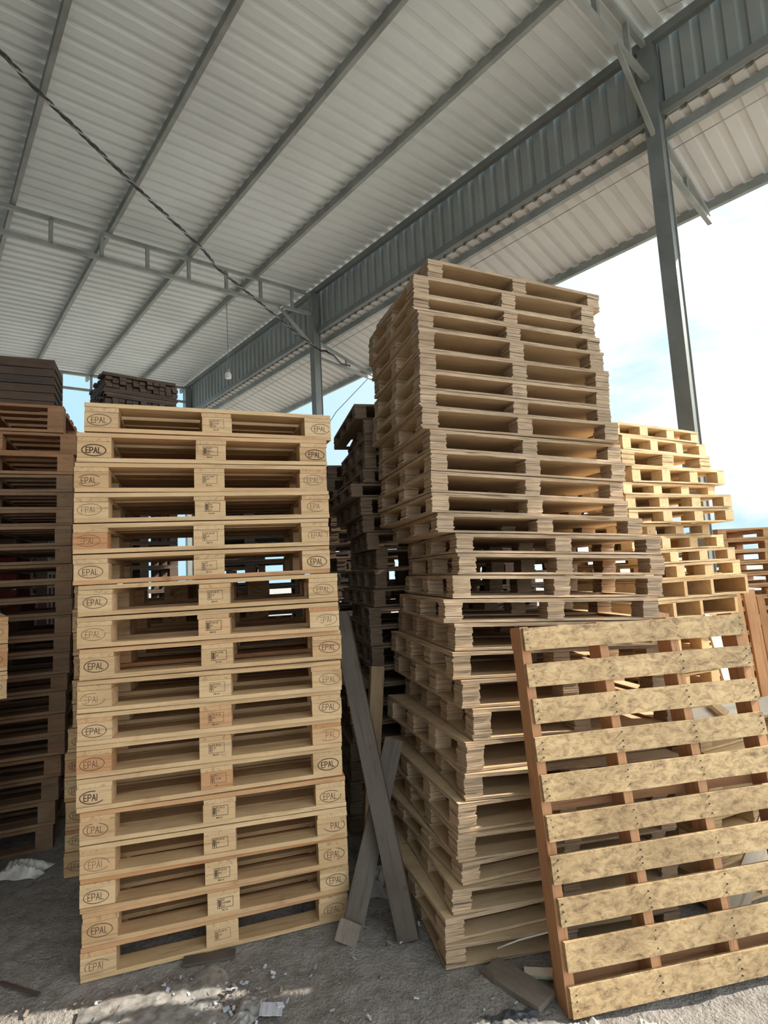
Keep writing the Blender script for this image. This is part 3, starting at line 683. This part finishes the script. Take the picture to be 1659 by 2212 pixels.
# local: x along slats, y up the slope, z towards the viewer
WH, PT, SW = 1.1545, .1517, .099
for x in (.020, .400, .770, WH - .020):
    o = obj('stringer', board_mesh(9 * PT + SW + .012, .042, .095, [M_string], int(x * 10) % 5, .001), root, (x - (.004 if x < .1 else 0), (9 * PT + SW) / 2, -.0195 - .0475), (0, 0, R(90)))
rH = random.Random(5)
for k in range(10):
    me = board_mesh(WH, SW + rH.uniform(-.004, .004), .020, [M_slat, M_nail], k, .0022, rough_end=.006)
    bm = bmesh.new(); bm.from_mesh(me)
    for x in (.024, .404, .774, WH - .024):
        for j in range(3):
            cx, cy = x + rH.uniform(-.006, .006), (.2 + .3 * j + rH.uniform(-.06, .06)) * SW - SW / 2
            vs = [bm.verts.new((cx - WH / 2 +   .0028 * math.cos(a * .785), cy + .0032 * math.sin(a * .785), .0122)) for a in range(8)]; bm.faces.new(vs).material_index = 1
            lo = [bm.verts.new((q.co.x, q.co.y, .006)) for q in vs]
            for a in range(8): bm.faces.new((vs[a], lo[a], lo[(a + 1) % 8], vs[(a + 1) % 8])).material_index = 1
    s = obj('slat', mesh_from(bm, 'slat', [M_slat, M_nail]), root, (WH / 2 + rH.uniform(-.003, .003), k * PT + SW / 2, -.0095), (0, 0, R(rH.uniform(-.25, .25))))
# rear boards of the same pallet
for k in (0, 4.5, 9):
    obj('rear_board', board_mesh(WH, .09, .018, [M_string], 2, .001), root, (WH / 2, k * PT + SW / 2, -.0195 - .095 - .0095))

# ------------------------------------------------------------------ loose planks leaning between the stacks
def plank(name, label, a, b, w_, t_, m, face=None, cat='plank', grp=None, warp=.002, var=0):
    a, b = Vector(a), Vector(b); d = (b - a); L = d.length; d.normalize()
    f = Vector(face or (0, -1, 0)); f = (f - d * f.dot(d)).normalized(); s = f.cross(d)
    o = obj(name, board_mesh(L, w_, t_, [m], var, warp, rough_end=.008))
    c = (a + b) / 2
    o.matrix_world = Matrix(((d.x, s.x, f.x, c.x), (d.y, s.y, f.y, c.y), (d.z, s.z, f.z, c.z), (0, 0, 0, 1)))
    return tag(o, label, cat, grp)
plank('plank', 'long dark plank leaning left against the marked stack, crossing in front', (.012, 2.745, .01), (-.284, 3.20, 1.49), .098, .045, M_grey_plank, (-.1, -1, .1), grp='leaning planks')
plank('plank', 'dark plank with a nailed splintered foot, leaning right behind the crossing plank', (-.265, 2.775, .01), (-.012, 3.10, .80), .10, .028, M_grey_plank, (.1, -1, .1), grp='leaning planks', var=2)
plank('plank', 'lighter brown plank standing upright behind the crossed planks', (-.20, 3.40, .0), (-.095, 3.60, 1.12), .085, .05, M_plank_y, (.3, -1, 0), grp='leaning planks', var=3)
plank('foot_board', 'short nailed board at the foot of the right-leaning plank', (-.285, 2.735, .012), (-.255, 2.762, .085), .105, .02, M_splint, (0, -1, .2), cat='board', var=1)
plank('flat_plank', 'dusty plank lying on the floor at the foot of the tall plywood stack', (.35, 2.56, .004), (.545, 2.345, .0), .12, .024, M_splint, (0, 0, 1))
plank('board_piece', 'pale sunlit scrap board on the floor beside the leaning slatted pallet', (.50, 2.53, -.008), (.66, 2.50, -.008), .05, .014, M_white_board, (0, 0, 1), cat='board')
plank('board_piece', 'flat scrap board under the middle of the front left stack', (-1.02, 2.675, .006), (-.80, 2.72, .006), .06, .012, M_grey_plank, (0, 0, 1), cat='board')

# ------------------------------------------------------------------ broken wood behind the leaning pallet
SCR = [((1.58, 3.02, .856), (2.20, 3.22, .856), .10, M_white_board, 'pale sunlit board lying across the broken pallets behind the leaning pallet'),
       ((1.72, 3.02, .888), (2.06, 3.44, .888), .09, M_pine, 'tan board lying crosswise over the pale board'),
       ((2.00, 3.30, .900), (2.20, 3.80, 1.30), .10, M_white_board, 'pale board leaning back onto the sunny right stack'),
       ((1.66, 3.32, .870), (1.76, 3.60, 1.36), .10, M_brown, 'reddish board leaning back onto the sunny right stack'),
       ((1.50, 2.76, -.035), (1.84, 2.86, .42), .09, M_white_board, 'pale board propped low against the broken pallets')]
for i, (a, b, w_, m, l) in enumerate(SCR):
    plank('scrap_board', l, a, b, w_, .02, m, (.2, -1, .9), cat='board', grp='broken boards behind the leaning pallet', var=i % 5)
for k in range(8):
    root = thing('broken_pallet', 'broken plywood pallet, %s in the pile behind the leaning pallet' % nth(8 - k, 8), 'pallet', (1.565 + rF.uniform(-.02, .02), 2.93 + rF.uniform(-.02, .03), -.055 + k * .11), (0, 0, R(20 + rF.uniform(-6, 6))), 'broken pallets behind the leaning pallet')
    ply_pallet(root, .75, .54, .11, M_fle, M_flf, 3, 3, .09, .1, rnd=rF)

for k in range(17):  # out-of-view pile added to hold low sun off floor and tall stack
    root = thing('broken_pallet', 'broken pallet, %s in the unseen sun-blocking pile added beyond the right edge' % nth(17 - k, 17), 'pallet', (2.43 + rF.uniform(0, .03), 2.80, -.055 + k * .118), (0, 0, R(12 + rF.uniform(-2, 2))), 'added sun-blocking pallets beyond the right edge')
    ply_pallet(root, .8, .45, .118, M_fle, M_flf, 3, 3, .09, .1, rnd=rF)

# ------------------------------------------------------------------ brown pallets far right
rG = random.Random(2)
for k in range(16):
    z = -.055 + k * .128
    root = thing('wooden_pallet', 'reddish brown pallet, %s in the stack at the far right edge' % nth(16 - k, 16), 'pallet', (3.72 + rG.uniform(-.03, .03), 6.1, z), (0, 0, R(6 + rG.uniform(-2, 2))), 'brown pallets at the far right edge')
    slat_pallet(root, 1.2, 1.2, .128, M_orange, .1, False, 6, rG)
root = thing('upright_pallet', 'upright pallet of vertical orange-brown boards at the right edge', 'pallet', (2.93, 4.62, -.055), (R(-4), 0, R(12)))
for k, (x, ww_, h_) in enumerate(((.05, .10, 1.45), (.19, .12, 1.46), (.32, .08, 1.40), (.46, .15, 1.46), (.62, .14, 1.45), (.78, .14, 1.46))):
    obj('board', board_mesh(h_, ww_ - .008, .022, [M_orange], k % 5, .001), root, (x, 0 if k != 2 else .025, h_ / 2), (0, R(-90), R(90)))
obj('cross_rail', board_mesh(.85, .09, .03, [M_orange], 1), root, (.43, .03, .25), (R(90), 0, 0))
obj('cross_rail', board_mesh(.85, .09, .03, [M_orange], 1), root, (.43, .03, 1.2), (R(90), 0, 0))

# ------------------------------------------------------------------ litter on the floor
def crumple(name, label, x, y, sx, sy, hgt, m, seed, cat='plastic film', freq=14, lift=.0, rot=0):
    bm = bmesh.new(); nx = 34; ny = max(10, int(34 * sy / sx)); g = []; off = Vector((seed * 3.7, seed * 1.3, 0))
    for j in range(ny + 1):
        row = []
        for i in range(nx + 1):
            a, b = i / nx * 2 - 1, j / ny * 2 - 1
            rr = 1 + .25 * noise.noise(Vector((math.atan2(b, a) * 1.3, seed, 0)))
            px, py = a * sx / 2 * rr, b * sy / 2 * rr
            vv_ = Vector((px, py, 0)) * freq + off
            rid = (1 - abs(noise.noise(vv_)) * 2) * .6 + (1 - abs(noise.noise(vv_ * 2.3)) * 2) * .4
            e = max(0, 1 - max(abs(a), abs(b)) ** 4)
            px += .02 * noise.noise(vv_ + Vector((9, 0, 0))); py += .02 * noise.noise(vv_ + Vector((0, 9, 0)))
            row.append(bm.verts.new((px, py, max(0, rid) * hgt * e + .003 + lift * e)))
        g.append(row)
    for j in range(ny):
        for i in range(nx): bm.faces.new((g[j][i], g[j][i + 1], g[j + 1][i + 1], g[j + 1][i]))
    o = obj(name, mesh_from(bm, name, [m], True), None, (x, y, gz(x, y)), (0, 0, R(rot)))
    return tag(o, label, cat)
crumple('plastic_film', 'crumpled grey plastic film on the floor in front of the marked stack', -1.03, 2.36, .56, .40, .026, M_film, 1, rot=25, freq=11)
crumple('plastic_film', 'torn flap of grey film left of the crumpled film, by the stack corner', -1.22, 2.24, .16, .16, .03, M_film, 7, rot=70, freq=9)
crumple('plastic_film', 'thin twisted film strip near the small white paper', -.66, 2.33, .09, .26, .03, M_film, 3, rot=-15)
crumple('plastic_bag', 'white crumpled plastic under the corner of the leaning slatted pallet', .64, 2.195, .16, .10, .06, M_filmw, 4, 'plastic bag', 22, rot=20)
crumple('plastic_bag', 'clear white plastic scrap below the bottom slat', .87, 2.215, .16, .08, .05, M_filmw, 9, 'plastic bag', 24, rot=0)
crumple('plastic_film', 'dark tangled film scrap at the bottom edge near the flat plank', .38, 2.27, .22, .10, .016, M_filmd, 5, rot=10, freq=30)
crumple('plastic_film', 'clear film wrinkled beside the dark tangled scrap', .42, 2.21, .36, .12, .03, M_film, 6, rot=-5, freq=16)
crumple('cloth_sack', 'crumpled dusty sack in the dark gap behind the crossed planks', -.13, 3.22, .24, .26, .09, M_sack, 2, 'sack', 9)
crumple('cloth_sack', 'crumpled pale cloth at the foot of the shaded left stack', -2.34, 3.55, .30, .18, .07, M_filmw, 8, 'cloth', 12)
o = obj('paper_sheet', board_mesh(.09, .065, .002, [M_paper], 1, .003), None, (-.552, 2.372, .012), (R(2), R(2), R(6))); tag(o, 'small pale paper sheet on the dusty floor at the bottom', 'paper')
tag(tube('straw_strip', [(.40, 2.60, .045), (.50, 2.60, .075), (.68, 2.585, .12)], .0035, M_white_board), 'thin pale plastic strip poking from the lowest plywood pallet', 'strip')
for i, (a, b) in enumerate((((-1.80, 2.60, .01), (-1.57, 2.52, .01)), ((-1.86, 2.42, .01), (-1.72, 2.40, .01)))):
    plank('stick', ('longer' if i == 0 else 'shorter') + ' thin dark stick on the floor at the lower left', a, b, .014, .01, M_dark, (0, 0, 1), cat='stick')
# chips and crumbs
bm = bmesh.new(); rc_ = random.Random(77)
for i in range(900):
    x, y = rc_.uniform(-1.8, 1.9), 1.9 + rc_.random() ** 1.4 * 1.0
    if rc_.random() < .45: x, y = rc_.gauss(-.98, .22), rc_.gauss(2.36, .16)
    if (0 < (y - 2.62) and x < -.25) or (x > .1 and y > 2.45) or (x > .45 and y > 2.15) or (x < -.3 and y > 2.5 + .2 * (x + 1.44)): continue
    s = rc_.uniform(.003, .013) * (1.7 if rc_.random() < .08 else 1)
    M = Matrix.Translation((x, y, gz(x, y) + .006 + rc_.uniform(0, .006))) @ Euler((rc_.uniform(-.5, .5), rc_.uniform(-.5, .5), rc_.uniform(0, 6))).to_matrix().to_4x4()
    add_box(bm, 0, 0, 0, s * rc_.uniform(1, 2.6), s, s * .35, rc_.randrange(3), M)
o = obj('wood_chips', mesh_from(bm, 'chips', [M_splint, M_film, M_paper])); tag(o, 'scattered wood chips and crumbs on the dusty floor', 'debris'); o['kind'] = 'stuff'
print('objects', len(bpy.data.objects))
